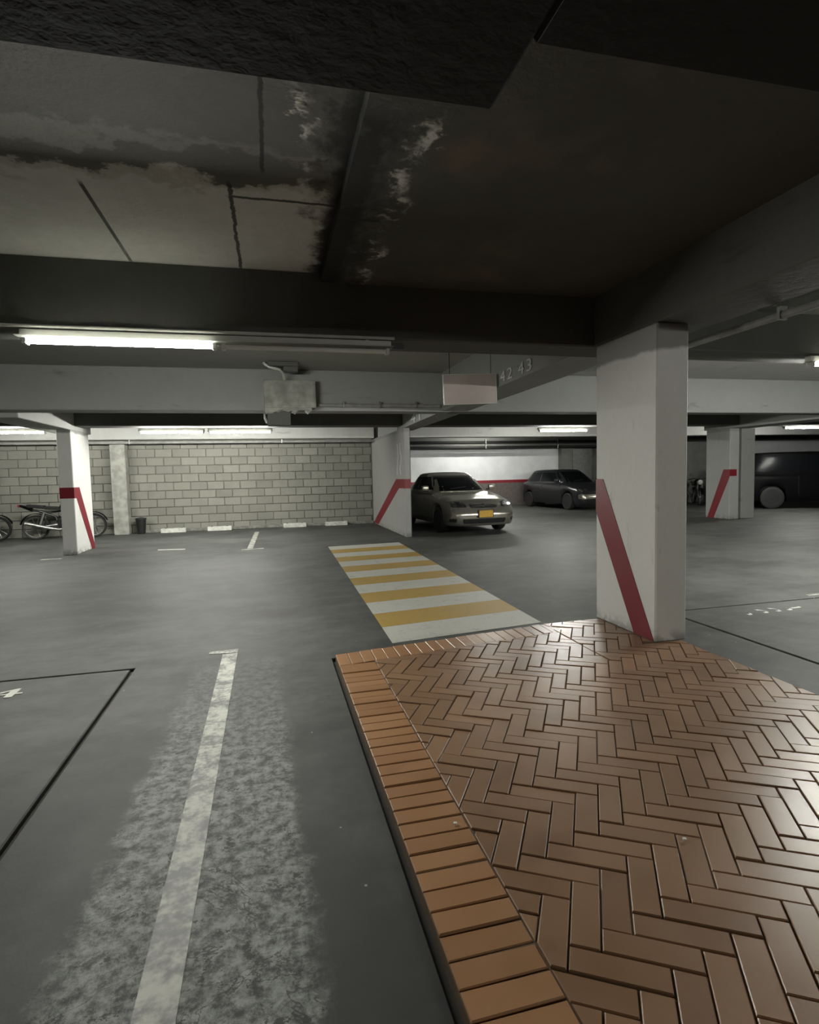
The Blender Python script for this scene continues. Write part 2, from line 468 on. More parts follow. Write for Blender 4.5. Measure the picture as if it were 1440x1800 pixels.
# ------------------------------------------------------------------ pillars with painted red stripes
def stripe(parent, pts, d, name='red_stripe'):
    bm = B(); extr(bm, pts, d); return mk(name, bm, M['red'], parent)
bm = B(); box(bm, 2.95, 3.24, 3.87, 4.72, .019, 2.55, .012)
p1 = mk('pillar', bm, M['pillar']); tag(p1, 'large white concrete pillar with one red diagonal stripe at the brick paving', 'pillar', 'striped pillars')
stripe(p1, [(2.95, 4.715, 1.33), (2.95, 4.60, 1.33), (2.95, 3.885, .03), (2.95, 4.14, .03), (2.95, 4.715, 1.03)], (-.004, 0, 0))
bm = B(); box(bm, -3.92, -3.67, 12.1, 13.2, 0, 2.41, .012)
p2 = mk('pillar', bm, M['pillar']); tag(p2, 'white pillar with red band and stripe standing before the parked motorcycle', 'pillar', 'striped pillars')
stripe(p2, [(-3.67, 12.1, 1.30), (-3.67, 12.42, 1.30), (-3.67, 13.19, .10), (-3.67, 13.19, .0), (-3.67, 13.0, .0), (-3.67, 12.22, 1.09), (-3.67, 12.1, 1.09)], (.004, 0, 0))
stripe(p2, [(-3.92, 12.1, 1.30), (-3.666, 12.1, 1.30), (-3.666, 12.1, 1.09), (-3.92, 12.1, 1.09)], (0, -.004, 0), 'red_band')
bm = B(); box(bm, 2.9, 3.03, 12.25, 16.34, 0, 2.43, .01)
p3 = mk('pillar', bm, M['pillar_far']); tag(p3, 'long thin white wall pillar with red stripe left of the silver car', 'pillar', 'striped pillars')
stripe(p3, [(2.9, 12.25, 1.30), (2.9, 13.12, 1.30), (2.9, 16.25, .03), (2.9, 15.55, .03), (2.9, 12.85, 1.09), (2.9, 12.25, 1.09)], (-.005, 0, 0))
stripe(p3, [(2.896, 12.25, 1.30), (3.03, 12.25, 1.30), (3.03, 12.25, 1.09), (2.896, 12.25, 1.09)], (0, -.004, 0), 'red_band')
bm = B(); box(bm, 3.03, 3.045, 12.27, 16.3, 0.0, 2.42); mk('bounce_shade_panel', bm, M['beam'], p3)  # added unseen dark panel, cuts light bounced onto the silver car
bm = B()
for k, (yc, ph) in enumerate(((12.62, 0), (12.95, 1.4))):      # washed-out white bay number, only two wavy strokes left
    zs = [1.40 + i * .06 for i in range(13)]
    L_ = [(2.9, yc + .06 * math.sin(i * (.75 - .35 * k) + ph) - .035 - .02 * (i % 3 == 1), z) for i, z in enumerate(zs)]
    R_ = [(2.9, p[1] + .075, p[2]) for p in L_]
    for i in range(12): extr(bm, [L_[i], R_[i], R_[i + 1], L_[i + 1]], (-.003, 0, 0))
mk('painted_number', bm, M['white_wall'], p3)
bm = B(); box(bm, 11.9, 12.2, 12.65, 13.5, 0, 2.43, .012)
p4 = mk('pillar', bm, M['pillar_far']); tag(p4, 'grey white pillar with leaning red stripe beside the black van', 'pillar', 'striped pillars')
stripe(p4, [(11.9, 13.43, .0), (11.9, 13.2, .0), (11.9, 12.65, 1.14), (11.9, 12.65, 1.34), (11.9, 12.86, 1.34)], (-.005, 0, 0))
stripe(p4, [(11.895, 12.65, 1.34), (12.12, 12.65, 1.34), (12.12, 12.65, 1.16), (11.895, 12.65, 1.16)], (0, -.004, 0), 'red_band')
bm = B(); box(bm, 12.34, 12.78, 12.72, 13.3, 0, 2.43, .012)
tag(mk('pillar', bm, M['beam_mid']), 'plain dark grey pillar between the striped pillar and the black van', 'pillar')

# ------------------------------------------------------------------ brick walkway (herringbone with a header border)
def clip(poly, n, d):
    out = []
    for i in range(len(poly)):
        a, b = poly[i], poly[(i + 1) % len(poly)]
        da = a[0] * n[0] + a[1] * n[1] - d; db = b[0] * n[0] + b[1] * n[1] - d
        if da >= 0: out.append(a)
        if (da >= 0) != (db >= 0):
            t = da / (da - db); out.append((a[0] + (b[0] - a[0]) * t, a[1] + (b[1] - a[1]) * t))
    return out
def area(p): return abs(sum(p[i][0] * p[(i + 1) % len(p)][1] - p[(i + 1) % len(p)][0] * p[i][1] for i in range(len(p)))) / 2
def walkway():
    root = empty('brick_walkway', (0, 0, -.03), 'orange clay brick walkway laid in herringbone beside the large pillar', 'walkway')
    bm = B(); prism(bm, [(.44, -5.8), (3.19, -5.8), (3.19, 4.68), (2.38, 4.645), (.44, 4.33)], .0, .049)
    mk('mortar_bed', bm, M['joint'], root)
    top, zb, g, bev = .056, .03, .0065, .003
    X0, X1 = .443, 3.175
    sl = .158                                         # the far edge is skewed
    nrm = Vector((sl, -1)).normalized()
    def yedge(x): return 4.345 + sl * (x - .44) if x < 2.4 else 4.655 + .03 * (x - 2.4)
    W, Lb, ang = .092, .276, math.radians(-31.5)
    ca, sa = math.cos(ang), math.sin(ang)
    pieces = []                                       # (distance key, polygon)
    bx, by = .272, .27
    # border headers on the left edge
    y = -2.2
    while y < 4.06:
        pieces.append([0, (X0, y), (X0 + bx - g, y + .004), (X0 + bx - g, y + .094 - g), (X0, y + .094 - g)]); y += .094
    # border along the skewed far edge
    x = X0
    while x < 2.36:
        pieces.append([0, (x, yedge(x) - by), (x + .094 - g, yedge(x + .094) - by), (x + .094 - g, yedge(x + .094) - g), (x, yedge(x) - g)]); x += .094
    # herringbone field, clipped to its outline
    for k in range(-70, 75):
        for q in range(-9, 10):
            for vert in (0, 1):
                if vert: u0, v0, uu, vv = k + 3 + 6 * q, k - 2, 1, 3
                else: u0, v0, uu, vv = k + 6 * q, k, 3, 1
                e = g / W / 2
                c = [(u0 + e, v0 + e), (u0 + uu - e, v0 + e), (u0 + uu - e, v0 + vv - e), (u0 + e, v0 + vv - e)]
                p = [(1.8 + W * (a * ca - b * sa), 2.0 + W * (a * sa + b * ca)) for a, b in c]
                mx = sum(a for a, b in p) / 4; my = sum(b for a, b in p) / 4
                if not (X0 < mx < X1 + .2 and -2.3 < my < 4.9): continue
                for side in (0, 1):
                    p0 = p
                    lims = [((1, 0), X0 + bx), ((-1, 0), -X1), ((0, 1), -2.2)]
                    if my < 3.6:
                        if side: continue
                    elif side == 0: lims += [((nrm.x, nrm.y), nrm.x * .44 + nrm.y * (4.345 - by)), ((-1, 0), -2.36)]
                    else: lims += [((0, -1), -4.655), ((1, 0), 2.366)]
                    if mx > 2.2:                      # keep clear of the pillar foot
                        if 3.86 < my: lims.append(((-1, 0), -2.943))
                        elif mx > 2.94: lims.append(((0, -1), -3.862))
                    for n, d in lims:
                        if p0: p0 = clip(p0, n, d)
                    if p0 and len(p0) > 2 and area(p0) > .0006: pieces.append([1] + p0)
    pieces = [(k[0], k[1:]) for k in pieces]
    def size(p):                                      # how large it shows from the picture's viewpoint
        cx = sum(a for a, b in p) / len(p); cy = sum(b for a, b in p) / len(p)
        v = Vector((cx, cy, -1.42)); c = ROT.transposed() @ v
        if c.z > -.2: return 0
        px = 720 + 995 * c.x / -c.z; py = 900 - 995 * c.y / -c.z
        if not (-60 < px < 1500 and 0 < py < 1860): return 0
        return area(p) / (v.length ** 3)
    pieces.sort(key=lambda t: size(t[1]), reverse=True)
    stuff = B(); ns = 0
    cache = {}
    for i, (field, p) in enumerate(pieces):
        dz = random.uniform(-.003, .003)
        if i < 300:
            cx = sum(a for a, b in p) / len(p); cy = sum(b for a, b in p) / len(p)
            loc = [(round(a - cx, 4), round(b - cy, 4)) for a, b in p]; key = (field, tuple(sorted(loc)))
            if key not in cache:
                bm = B(); prism(bm, loc, zb, top, bev)
                o = mk('brick', bm, M['brick' if field else 'brick_border'], root); cache[key] = o.data
            else:
                o = bpy.data.objects.new('brick', cache[key]); COL.objects.link(o); o.parent = root
            o.location = (cx, cy, dz)
            o.rotation_euler = (random.uniform(-.004, .004), random.uniform(-.004, .004), 0)
        else: prism(stuff, p, zb, top + dz, bev); ns += 1
    if ns: tag(mk('brick_field', stuff, M['brick'], root), kind='stuff')
walkway()

# ------------------------------------------------------------------ floor markings
def crossing():
    root = empty('zebra_crossing', (1.7, 7.9, 0), 'yellow and white striped crossing leading away from the brick walkway', 'crossing')
    n = 13; Y0, Y1 = 4.575, 11.28; st = (Y1 - Y0) / n
    for i in range(n):
        a = Y0 + i * st; b = a + st - .004
        def pt(s, y): 
            xl = .945 + (y - 4.56) * .0185; return (xl + s * 1.47 - 1.7, y + s * 1.47 * (.085 + .055 * (11.3 - y) / 6.7) - 7.9)
        bm = B(); prism(bm, [pt(0, a), pt(1, a), pt(1, b), pt(0, b)], -.002, .003)
        mk('white_bar' if i % 2 == 0 else 'yellow_bar', bm, M['crossing_white' if i % 2 == 0 else 'crossing_yellow'], root)
crossing()
def floor_paint(name, polys, mat, label, group=None):
    bm = B()
    for p in polys: prism(bm, p, -.002, .003)
    return tag(mk(name, bm, mat), label, 'road marking', group)
floor_paint('bay_line', [[(-.40, -.5), (-.285, -.5), (-.31, 4.72), (-.425, 4.70)], [(-.535, 4.745), (-.535, 4.80), (-.31, 4.825), (-.31, 4.72)]],
            M['white_line'], 'long worn white line with hooked end on the broken floor nearest')
floor_paint('bay_line', [[(-.50, 11.62), (-.39, 11.62), (-.33, 15.1), (-.44, 15.1)], [(-.60, 11.45), (-.18, 11.5), (-.18, 11.62), (-.60, 11.58)]],
            M['white_line'], 'short white bay line before the far block wall')
floor_paint('bay_line', [[(-4.12, 11.5), (-3.78, 11.5), (-3.78, 11.62), (-4.12, 11.62)]], M['white_line'], 'faint white dash at the foot of the left striped pillar')
floor_paint('bay_line', [[(-2.25, 12.15), (-1.72, 12.05), (-1.72, 12.15), (-2.25, 12.27)]], M['mark'], 'faint pale dash on the floor right of the left striped pillar')
floor_paint('bay_line', [[(5.62, 4.85), (6.3, 4.85), (6.3, 4.93), (5.62, 4.91)]], M['white_line'], 'white dash on the bright floor at the right edge')
def text_mesh(name, s, size, mat, M4, label, cat, thick=.002, sx=1):
    """painted figures: an empty with one flat mesh per figure"""
    root = empty(name, M4.translation, label, cat); x = 0
    for ch in s:
        if ch == ' ': x += size * .35 * sx; continue
        cu = bpy.data.curves.new('t', 'FONT'); cu.body = ch; cu.size = size; cu.extrude = thick
        t = bpy.data.objects.new('t', cu); COL.objects.link(t)
        dg = bpy.context.evaluated_depsgraph_get(); dg.update()
        me = bpy.data.meshes.new_from_object(t.evaluated_get(dg)); bpy.data.objects.remove(t); bpy.data.curves.remove(cu)
        me.transform(M4.to_3x3().to_4x4() @ Matrix.Translation((x, 0, 0)) @ Matrix.Diagonal((sx, 1, 1, 1))); me.materials.clear(); me.materials.append(mat); me.name = 'numeral'
        o = bpy.data.objects.new('numeral', me); COL.objects.link(o); o.parent = root
        x += size * .62 * sx
    return root
t = text_mesh('painted_number', '4', .23, M['crossing_white'], Matrix.Translation((-1.93, 4.19, .002)), 'white painted number on the left bay floor at the picture edge', 'road marking', .002, 2.3)
def scribble():
    """worn, unreadable bay number: broken curved strokes"""
    polys = []
    rs = random.Random(3)
    for gx, kind in ((4.40, 0), (4.60, 1), (4.76, 1), (4.90, 0), (4.99, 2)):
        n = 7; w = .022
        pts = []
        for i in range(n):
            a = -1.9 + i * (3.6 if kind == 1 else 2.2) / (n - 1)
            pts.append((gx + .05 * math.cos(a) + (.01 * i if kind == 2 else 0), 4.47 + (.055 if kind != 2 else .012) * math.sin(a) + .05 * (gx - 4.4)))
        for i in range(n - 1):
            (a, b), (c, d) = pts[i], pts[i + 1]
            polys.append([(a, b - w), (c, d - w), (c, d + w * .6), (a, b + w * .6)])
    return polys
floor_paint('painted_number', scribble(), M['mark'], 'worn unreadable white number on the right bay floor')

# ------------------------------------------------------------------ fluorescent lamps
def lamp(label, segs, y, z, depth=.06, lit=None, hang=0.0, cap_end=False):
    """segs: list of (x0, x1, lit). housing above, tube below on lampholders"""
    xa, xb = segs[0][0] - .05, segs[-1][1] + .05
    root = empty('fluorescent_light', ((xa + xb) / 2, y, z), label, 'ceiling light', 'fluorescent lights')
    L = Vector(root.location)
    bm = B(); box(bm, xa - L.x, xb - L.x, -.035, .035, .028, .028 + depth, .006)
    mk('housing', bm, M['housing'], root)
    bm = B(); box(bm, xa - L.x, xb - L.x, -.125, .05, .022, .027); mk('reflector', bm, M['reflector'], root)  # plate widened and made translucent to brighten the slab above
    for x0, x1, on in segs:
        bm = B(); tube(bm, [(x0 - L.x, -.03, 0), (x1 - L.x, -.03, 0)], .019, 12)
        mk('tube', bm, M['tube_on' if on else 'tube_off'], root, True)
        for x in (x0, x1):
            s = -1 if x == x0 else 1
            bm = B(); box(bm, min(x, x + s * .03) - L.x, max(x, x + s * .03) - L.x, -.05, .02, -.022, .03, .004)
            mk('lampholder', bm, M['housing'], root)
    if cap_end:
        bm = B(); box(bm, xb - L.x, xb - L.x + .11, -.02, .02, .03, .075, .004); mk('end_bracket', bm, M['black'], root)
    if hang > 0:
        for x in (xa + .2, xb - .2):
            bm = B(); box(bm, x - L.x - .015, x - L.x + .015, -.012, .012, .028 + depth, .028 + depth + hang, .002)
            mk('bracket', bm, M['metal'], root)
    return root
lamp('nearest long fluorescent light, left tube lit and right tube dead, under the beam', [(-1.68, -.40, True), (-.30, .98, False)], 4.76, 2.445, .06, hang=.016, cap_end=True)
lamp('lit fluorescent light above the motorcycle at the left edge', [(-5.75, -4.48, True)], 13.2, 2.43, hang=0.610)
lamp('first lit tube light of the pair before the block wall, next to left pillar', [(-2.64, -1.40, True)], 13.2, 2.425, hang=0.615)
lamp('second lit tube light of the pair before the block wall, nearer the box', [(-1.24, .04, True)], 13.2, 2.42, hang=0.620)
lamp('lit fluorescent light above the gap between silver and charcoal cars', [(6.66, 7.95, True)], 13.2, 2.42, hang=0.620)
lamp('lit fluorescent light above the black van', [(14.25, 15.5, True)], 13.2, 2.47, hang=0.570)
lamp('lit fluorescent light under the near beam at the right edge', [(5.46, 6.72, True), (6.8, 8.05, True)], 4.76, 2.445, .06, hang=.016)

lamp('unseen half-lit double fluorescent light added on the beam behind the viewer, right', [(4.2, 5.48, True), (5.58, 6.86, False)], -3.70, 2.445, .06, hang=.016)  # added out of view to light the front of the large pillar
lamp('unseen lit fluorescent light added over the bays between silver and charcoal cars', [(7.2, 8.48, True)], 19.7, 2.80, hang=.24)  # added out of view to brighten the white rear wall
lamp('unseen lit fluorescent light added on the near beam outside the right picture edge', [(8.7, 9.98, True), (10.1, 11.38, True)], 4.76, 2.445, .06, hang=.016)  # added out of view to brighten the right bay floor
# ------------------------------------------------------------------ ceiling fittings
def drain_box():
    root = empty('drain_box', (.35, 9.38, 2.46), 'rough grey plastered box fixed on the beam below broken pipe', 'junction box')
    bm = B(); box(bm, -.40, .40, -.26, .018, .03, .46, .012); mk('box_body', bm, M['plaster'], root)
    bm = B(); box(bm, -.37, .37, -.27, -.258, .06, .43, .004); mk('cover', bm, M['plaster'], root)
    bm = B(); rs = random.Random(5); n = 14; top = []; bot = []
    for i in range(n + 1):
        x = -.39 + .72 * i / n; top.append((x, -.25, .04)); bot.append((x, -.25 + rs.uniform(0, .03), -.0 - rs.uniform(.0, .06)))
    extr(bm, top + bot[::-1], (0, .2, 0)); mk('ragged_edge', bm, M['plaster'], root)
    bm = B(); box(bm, -.36, .0, -.20, .0, -.24, .0, .01); mk('lower_box', bm, M['beam'], root)
    bm = B(); tube(bm, [(-.36, -.6, .64), (-.385, -.6, .63), (-.37, -.6, .63), (-.30, -.6, .585), (-.15, -.55, .56), (-.10, -.45, .53), (-.08, -.3, .46)], .022, 8)
    mk('broken_pipe', bm, M['pipe_white'], root, True)
    bm = B(); box(bm, -.33, .13, -.66, -.42, .60, .668, .02); box(bm, -.10, .12, -.60, -.45, .53, .61, .01); mk('pipe_collar', bm, M['beam'], root)
    bm = B(); tube(bm, [(-.40, -.1, -.05), (-.395, -.1, -.12), (-.37, -.1, -.18), (-.30, -.1, -.215)], [.012, .018, .022, .016], 8)
    mk('drip_spout', bm, M['pipe_white'], root, True)
drain_box()
def hang_sign():
    root = empty('hanging_sign', (2.54, 6.95, 2.30), 'blank pale pink rectangular sign hanging beside the numbered beam', 'sign')
    bm = B(); box(bm, -.355, .355, -.012, .012, .0, .365, .004)
    o = mk('panel', bm, M['sign'], root); o.rotation_euler = (0, -.035, 0)
    bm = B()
    for a in (((-.36, -.352)), ((.352, .36))): box(bm, a[0], a[1], -.016, .016, .0, .365)
    box(bm, -.36, .36, -.016, .016, -.008, .0); box(bm, -.36, .36, -.016, .016, .365, .373)
    o = mk('frame', bm, M['housing'], root); o.rotation_euler = (0, -.035, 0)
    for x in (-.28, .28):
        bm = B(); tube(bm, [(x, 0, .36), (x, 0, .83)], .004, 6); mk('wire', bm, M['dark_metal'], root)
hang_sign()
# worn white bay number on the side face of the long beam and a second one farther back
R90 = Matrix(((0, 0, -1, 2.93), (-1, 0, 0, 6.9), (0, 1, 0, 2.565), (0, 0, 0, 1)))
t = text_mesh('painted_number', '42 43', .20, M['white_wall'], R90, 'worn white bay number on the beam right of the pink sign', 'painted number', .003, 1.7)
R91 = Matrix(((0, 0, -1, 2.905), (-1, 0, 0, 11.6), (0, 1, 0, 2.47), (0, 0, 0, 1)))
t = text_mesh('painted_number', '41', .26, M['white_wall'], R91, 'white bay number on the beam above the thin wall pillar', 'painted number', .003, 3.2)
def pipe(label, pts, r, mat='pipe', clips=True, name='ceiling_pipe'):
    base = Vector(pts[0]); root = empty(name, base, label, 'pipe')
    bm = B(); tube(bm, [Vector(p) - base for p in pts], r, 10); mk('pipe_run', bm, M[mat], root, True)
    if clips:
        a, b = Vector(pts[0]), Vector(pts[-1])
        for k in range(3):
            c = a.lerp(b, .2 + .3 * k) - base
            bm = B(); box(bm, c.x - .012, c.x + .012, c.y - r * 1.25, c.y + r * 1.25, c.z - r * 1.2, c.z + r * 2.2) if abs(b.x - a.x) > abs(b.y - a.y) else box(bm, c.x - r * 1.25, c.x + r * 1.25, c.y - .012, c.y + .012, c.z - r * 1.2, c.z + r * 2.2)
            mk('clip', bm, M['metal'], root)
pipe('grey pipe running beside the near long beam above the right bay', [(3.62, -2, 2.52), (3.62, 4.74, 2.49)], .028, 'pipe')
pipe('thin white conduit along the beam edge above the nearest light', [(-7, 4.737, 2.556), (1.06, 4.737, 2.556)], .013, 'pipe_white', False)
pipe('grey pipe running along the top of the block wall', [(-9.8, 15.84, 2.37), (2.88, 15.84, 2.36)], .03, 'pipe')
pipe('upper grey pipe above the white wall behind the cars', [(3.1, 21.1, 2.60), (13.5, 21.1, 2.58)], .05, 'dark_metal')
pipe('lower grey pipe above the white wall behind the cars', [(3.1, 21.1, 2.40), (13.5, 21.1, 2.38)], .05, 'dark_metal')
pipe('pale pipe along the far beam right of the drain box', [(.80, 9.36, 2.56), (2.86, 9.36, 2.56)], .03, 'pipe')
def conduit_box(x, y, z, label):
    bm = B(); box(bm, x - .14, x + .14, y - .05, y + .05, z - .025, z + .025, .006)
    tag(mk('conduit_box', bm, M['pipe_white']), label, 'junction box')
conduit_box(4.02, 12.91, 2.56, 'small white box on the beam above the silver car')

# ------------------------------------------------------------------ wheel stops and bin at the block wall
def wheel_stop(x, y, label):
    root = empty('wheel_stop', (x, y, 0), label, 'wheel stop', 'wheel stops along the block wall')
    bm = B(); extr(bm, [(-.31, -.09, 0), (-.31, .09, 0), (-.31, .07, .11), (-.31, -.06, .11)], (.62, 0, 0)); mk('stop_body', bm, M['stop'], root)
    for s in (-.2, .2):
        bm = B(); lathe(bm, [(.02, 0), (.02, .012), (.001, .016)], (s, 0, .108), 'Z', 8); mk('bolt', bm, M['dark_metal'], root)
for i, (x, w) in enumerate(((-2.55, 'leftmost white wheel stop at the block wall, nearest the pilaster'), (-1.38, 'second white wheel stop from the left at the block wall'),
                            (.62, 'third white wheel stop from the left at the block wall'), (1.78, 'rightmost white wheel stop at the block wall, nearest the wall pillar'))):
    wheel_stop(x, 16.12, w)
bm = B()
for a, b in ((-3.5, -2.9), (-2.2, -1.75), (-.98, .22), (1.0, 1.4), (2.15, 2.85)): pass
box(bm, -3.3, 2.88, 16.20, 16.31, 0, .075, .01); tag(mk('baseboard_back', bm, M['stop_dark']), kind='structure')
def bin_():
    root = empty('waste_bin', (-3.34, 16.08, 0), 'small dark bin standing right of the grey pilaster at block wall', 'bin')
    bm = B(); lathe(bm, [(.10, 0), (.13, .38), (.135, .38), (.12, .36)], (0, 0, 0), 'Z', 16); mk('bin_body', bm, M['black'], root, True)
    bm = B(); lathe(bm, [(.14, .38), (.14, .41), (.02, .44)], (0, 0, 0), 'Z', 16); mk('bin_lid', bm, M['black'], root, True)
bin_()
for x, y, w in ((1.455, 1.735, 'tiny white paper scrap in the middle of the brick walkway'), (.66, 2.06, 'tiny white paper scrap on the brick border')):
    bm = B(); prism(bm, [(x - .008, y - .004), (x + .004, y - .008), (x + .009, y + .003), (x - .003, y + .007)], .029, .035); tag(mk('paper_scrap', bm, M['paper']), w, 'litter')

# ------------------------------------------------------------------ cars
def interp(x, keys):
    if x <= keys[0][0]: return keys[0][1]
    for (a, p), (b, q) in zip(keys, keys[1:]):
        if x <= b:
            t = (x - a) / (b - a); t = t * t * (3 - 2 * t) * .5 + t * .5
            return p + (q - p) * t
    return keys[-1][1]
def lerp(a, b, t): return a + (b - a) * t
def patch(bvh, quad, d, off=.008, n=6, m=4, thick=.02, rnd=0):
    """quad of 4 corners, cast along axis d onto a surface; gives a thin shell lying on it"""
    bm = B(); d = Vector(d); g = []
    for j in range(m + 1):
        row = []
        for i in range(n + 1):
            u, v = i / n, j / m
            if rnd:                                   # pull the corners in for a rounded outline
                uu, vv = 2 * u - 1, 2 * v - 1
                uu, vv = uu * math.sqrt(1 - rnd * vv * vv / 2), vv * math.sqrt(1 - rnd * uu * uu / 2)
                u, v = (uu + 1) / 2, (vv + 1) / 2
            p = Vector(quad[0]).lerp(Vector(quad[1]), u).lerp(Vector(quad[3]).lerp(Vector(quad[2]), u), v)
            h = bvh.ray_cast(p - d * 4, d)
            q = (h[0] if h[0] else p) - d * off
            row.append(bm.verts.new(q))
        g.append(row)
    for j in range(m):
        for i in range(n): bm.faces.new((g[j][i], g[j][i + 1], g[j + 1][i + 1], g[j + 1][i]))
    bmesh.ops.recalc_face_normals(bm, faces=bm.faces)
    r = bmesh.ops.extrude_face_region(bm, geom=list(bm.faces))
    for v in r['geom']:
        if isinstance(v, bmesh.types.BMVert): v.co += d * thick
    return bm
def bvh_of(o):
    me = o.data
    return BVHTree.FromPolygons([v.co.copy() for v in me.vertices], [list(p.vertices) for p in me.polygons])

def car(name, label, cat, loc, rz, paint, P):
    root = empty(name, loc, label, cat, None, rz)
    L, W, Hc, belt, rw = P['L'], P['W'], P['H'], P['belt'], P['wheel']
    yf, yr = -L / 2 + P['fo'], L / 2 - P['ro']          # axle positions
    hl = L / 2; clear = P['clear']
    # ---- body shell
    def hw(t): return W / 2 * interp(t, [(-1, .80), (-.965, .90), (-.88, .965), (-.6, 1), (.6, 1), (.9, .96), (.97, .9), (1, .82)])
    def top(t): return interp(t, P['top'])
    def sill(y):
        b = clear
        for c in (yf, yr):
            q = (rw + .055) ** 2 - (y - c) ** 2
            if q > 0: b = max(b, rw + math.sqrt(q))
        return b
    ys = sorted(set([-hl + L * i / 46 for i in range(47)] + [c + k * (rw + .055) / 6 for c in (yf, yr) for k in range(-6, 7)]))
    ys = [y for i, y in enumerate(ys) if i == 0 or y - ys[i - 1] > .012]
    nose = P['nose']; tail = P.get('tail', [(0, 0), (1, 0)])
    def section(y, xs=1.0, yo=0.0):
        t = y / hl; h = hw(t); c = top(t); b = min(sill(y), c - .12); s = c - P['drop'] * (1 if abs(t) < .9 else .8)
        raw = [(0, b), (.80, b), (.95, b + .01), (.982, b + .06), (1.0, lerp(b, s, .35)), (1.0, lerp(b, s, .62)), (.985, lerp(b, s, .86)), (.955, s), (.90, s + (c - s) * .45), (.70, s + (c - s) * .80), (.35, c - .006), (0, c)]
        pts = []
        for fx, z in raw:
            yy = y
            kf = max(0, min(1, (-.80 - t) / .20)); kf = kf * kf
            kr = max(0, min(1, (t - .85) / .15)); kr = kr * kr
            zz = (z - clear) / (top(-.93) - clear)
            yy += interp(zz, nose) * kf
            zr = (z - clear) / (top(.93) - clear)
            yy -= interp(zr, tail) * kr
            pts.append((fx * h * xs, yy + yo, z))
        return pts
    secs = [section(-hl, .0, -.055), section(-hl, .5, -.045), section(-hl, .85, -.016)] + [section(y) for y in ys] + [section(hl, .85, .012), section(hl, .5, .03), section(hl, 0, .04)]
    bm = B(); grid = []
    for s in secs:
        grid.append([[bm.verts.new((sx * x, y, z)) for x, y, z in s] for sx in (1, -1)])
    for a, b in zip(grid, grid[1:]):
        for side in (0, 1):
            for k in range(len(a[0]) - 1):
                bm.faces.new((a[side][k], a[side][k + 1], b[side][k + 1], b[side][k]))
    bmesh.ops.remove_doubles(bm, verts=bm.verts, dist=.0005)
    body = mk('body', bm, paint, root, True, 40)
    # ---- greenhouse
    G = P['cabin']                                       # base front, base rear, roof front, roof rear (y as part of half length)
    bf, br, rf, rr = [v * hl for v in G]
    bw, tw = W / 2 * .925, W / 2 * P['tw']
    bm = B(); rings = []; N = 40
    for tt in (-.12, 0, .3, .6, .85, .96, 1.0):
        te = max(0, tt); te2 = te ** 1.12
        y0, y1 = lerp(bf, rf, te2), lerp(br, rr, te2); w = lerp(bw, tw, te ** 1.25); z = lerp(belt, Hc - .045, tt if tt <= .96 else .96 + (tt - .96))
        if tt == 1.0: y0 += .05; y1 -= .05; w -= .05; z = Hc - .03
        ring = []
        for k in range(N):
            a = 2 * math.pi * k / N; c, s = math.cos(a), math.sin(a)
            x = w * math.copysign(abs(c) ** .42, c); yy = (y0 + y1) / 2 + (y1 - y0) / 2 * math.copysign(abs(s) ** .42, s)
            # windscreen bows forward at its middle
            bow = -.07 * (1 - (x / w) ** 2) * (1 if s < 0 else -.6) * (1 - te * .5)
            ring.append(bm.verts.new((x, yy + bow, z)))
        rings.append(ring)
    for a, b in zip(rings, rings[1:]):
        for k in range(N): bm.faces.new((a[k], a[(k + 1) % N], b[(k + 1) % N], b[k]))
    tops = rings[-1]; cen = bm.verts.new((0, (rf + rr) / 2, Hc)); mid = []
    for v in tops:
        mid.append(bm.verts.new((v.co.x * .55, lerp((rf + rr) / 2, v.co.y, .55), Hc - .006)))
    for k in range(N):
        bm.faces.new((tops[k], tops[(k + 1) % N], mid[(k + 1) % N], mid[k])); bm.faces.new((mid[k], mid[(k + 1) % N], cen))
    cab = mk('cabin', bm, paint, root, True, 40)
    cb = bvh_of(cab); bb = bvh_of(body)
    zt, zb = Hc - .10, belt + .02
    gl = M['glass']
    for nm, d, yy in (('windscreen', (0, 1, 0), -3), ('rear_window', (0, -1, 0), 3)):
        if nm == 'rear_window' and P.get('norear'): continue
        q = [(-bw * .90, yy, zb), (bw * .90, yy, zb), (tw * .86, yy, zt), (-tw * .86, yy, zt)]
        mk(nm, patch(cb, q, d, .008, 10, 6), gl, root, True)
    zc = Hc - .13
    fy = lambda t_, e0, e1: lerp(lerp(bf, rf, t_), lerp(br, rr, t_), 0) + e0 if e1 == 0 else lerp(br, rr, t_) + e0
    tb, tt_ = .12, .78
    zlo, zhi = lerp(belt, Hc, .10), lerp(belt, Hc, .76)
    A0, A1 = lerp(bf, rf, .10) + .16, lerp(bf, rf, .76) + .12
    E0, E1 = lerp(br, rr, .10) - .22, lerp(br, rr, .76) - .14
    doors = P.get('doors', 2); ym = lerp(A1, E1, .50)
    for s in (1, -1):
        spans = [((A0, A1), (ym - .04, ym - .04)), ((ym + .04, ym + .04), (E0, E1))] if doors == 2 else [((A0, A1), (E0, E1))]
        for (l0, l1), (r0, r1) in spans:
            q = [(s * 3, l0, zlo), (s * 3, r0, zlo), (s * 3, r1, zhi), (s * 3, l1, zhi)]
            mk('side_window', patch(cb, q, (-s, 0, 0), .006, 6, 4), gl, root, True)
        # door handles and seams
        for yh in (ym - .12, E0 - .15):
            bm = patch(bb, [(s * 3, yh - .08, belt - .14), (s * 3, yh + .08, belt - .14), (s * 3, yh + .08, belt - .11), (s * 3, yh - .08, belt - .11)], (-s, 0, 0), .02, 3, 1, .02)
            mk('door_handle', bm, paint, root)
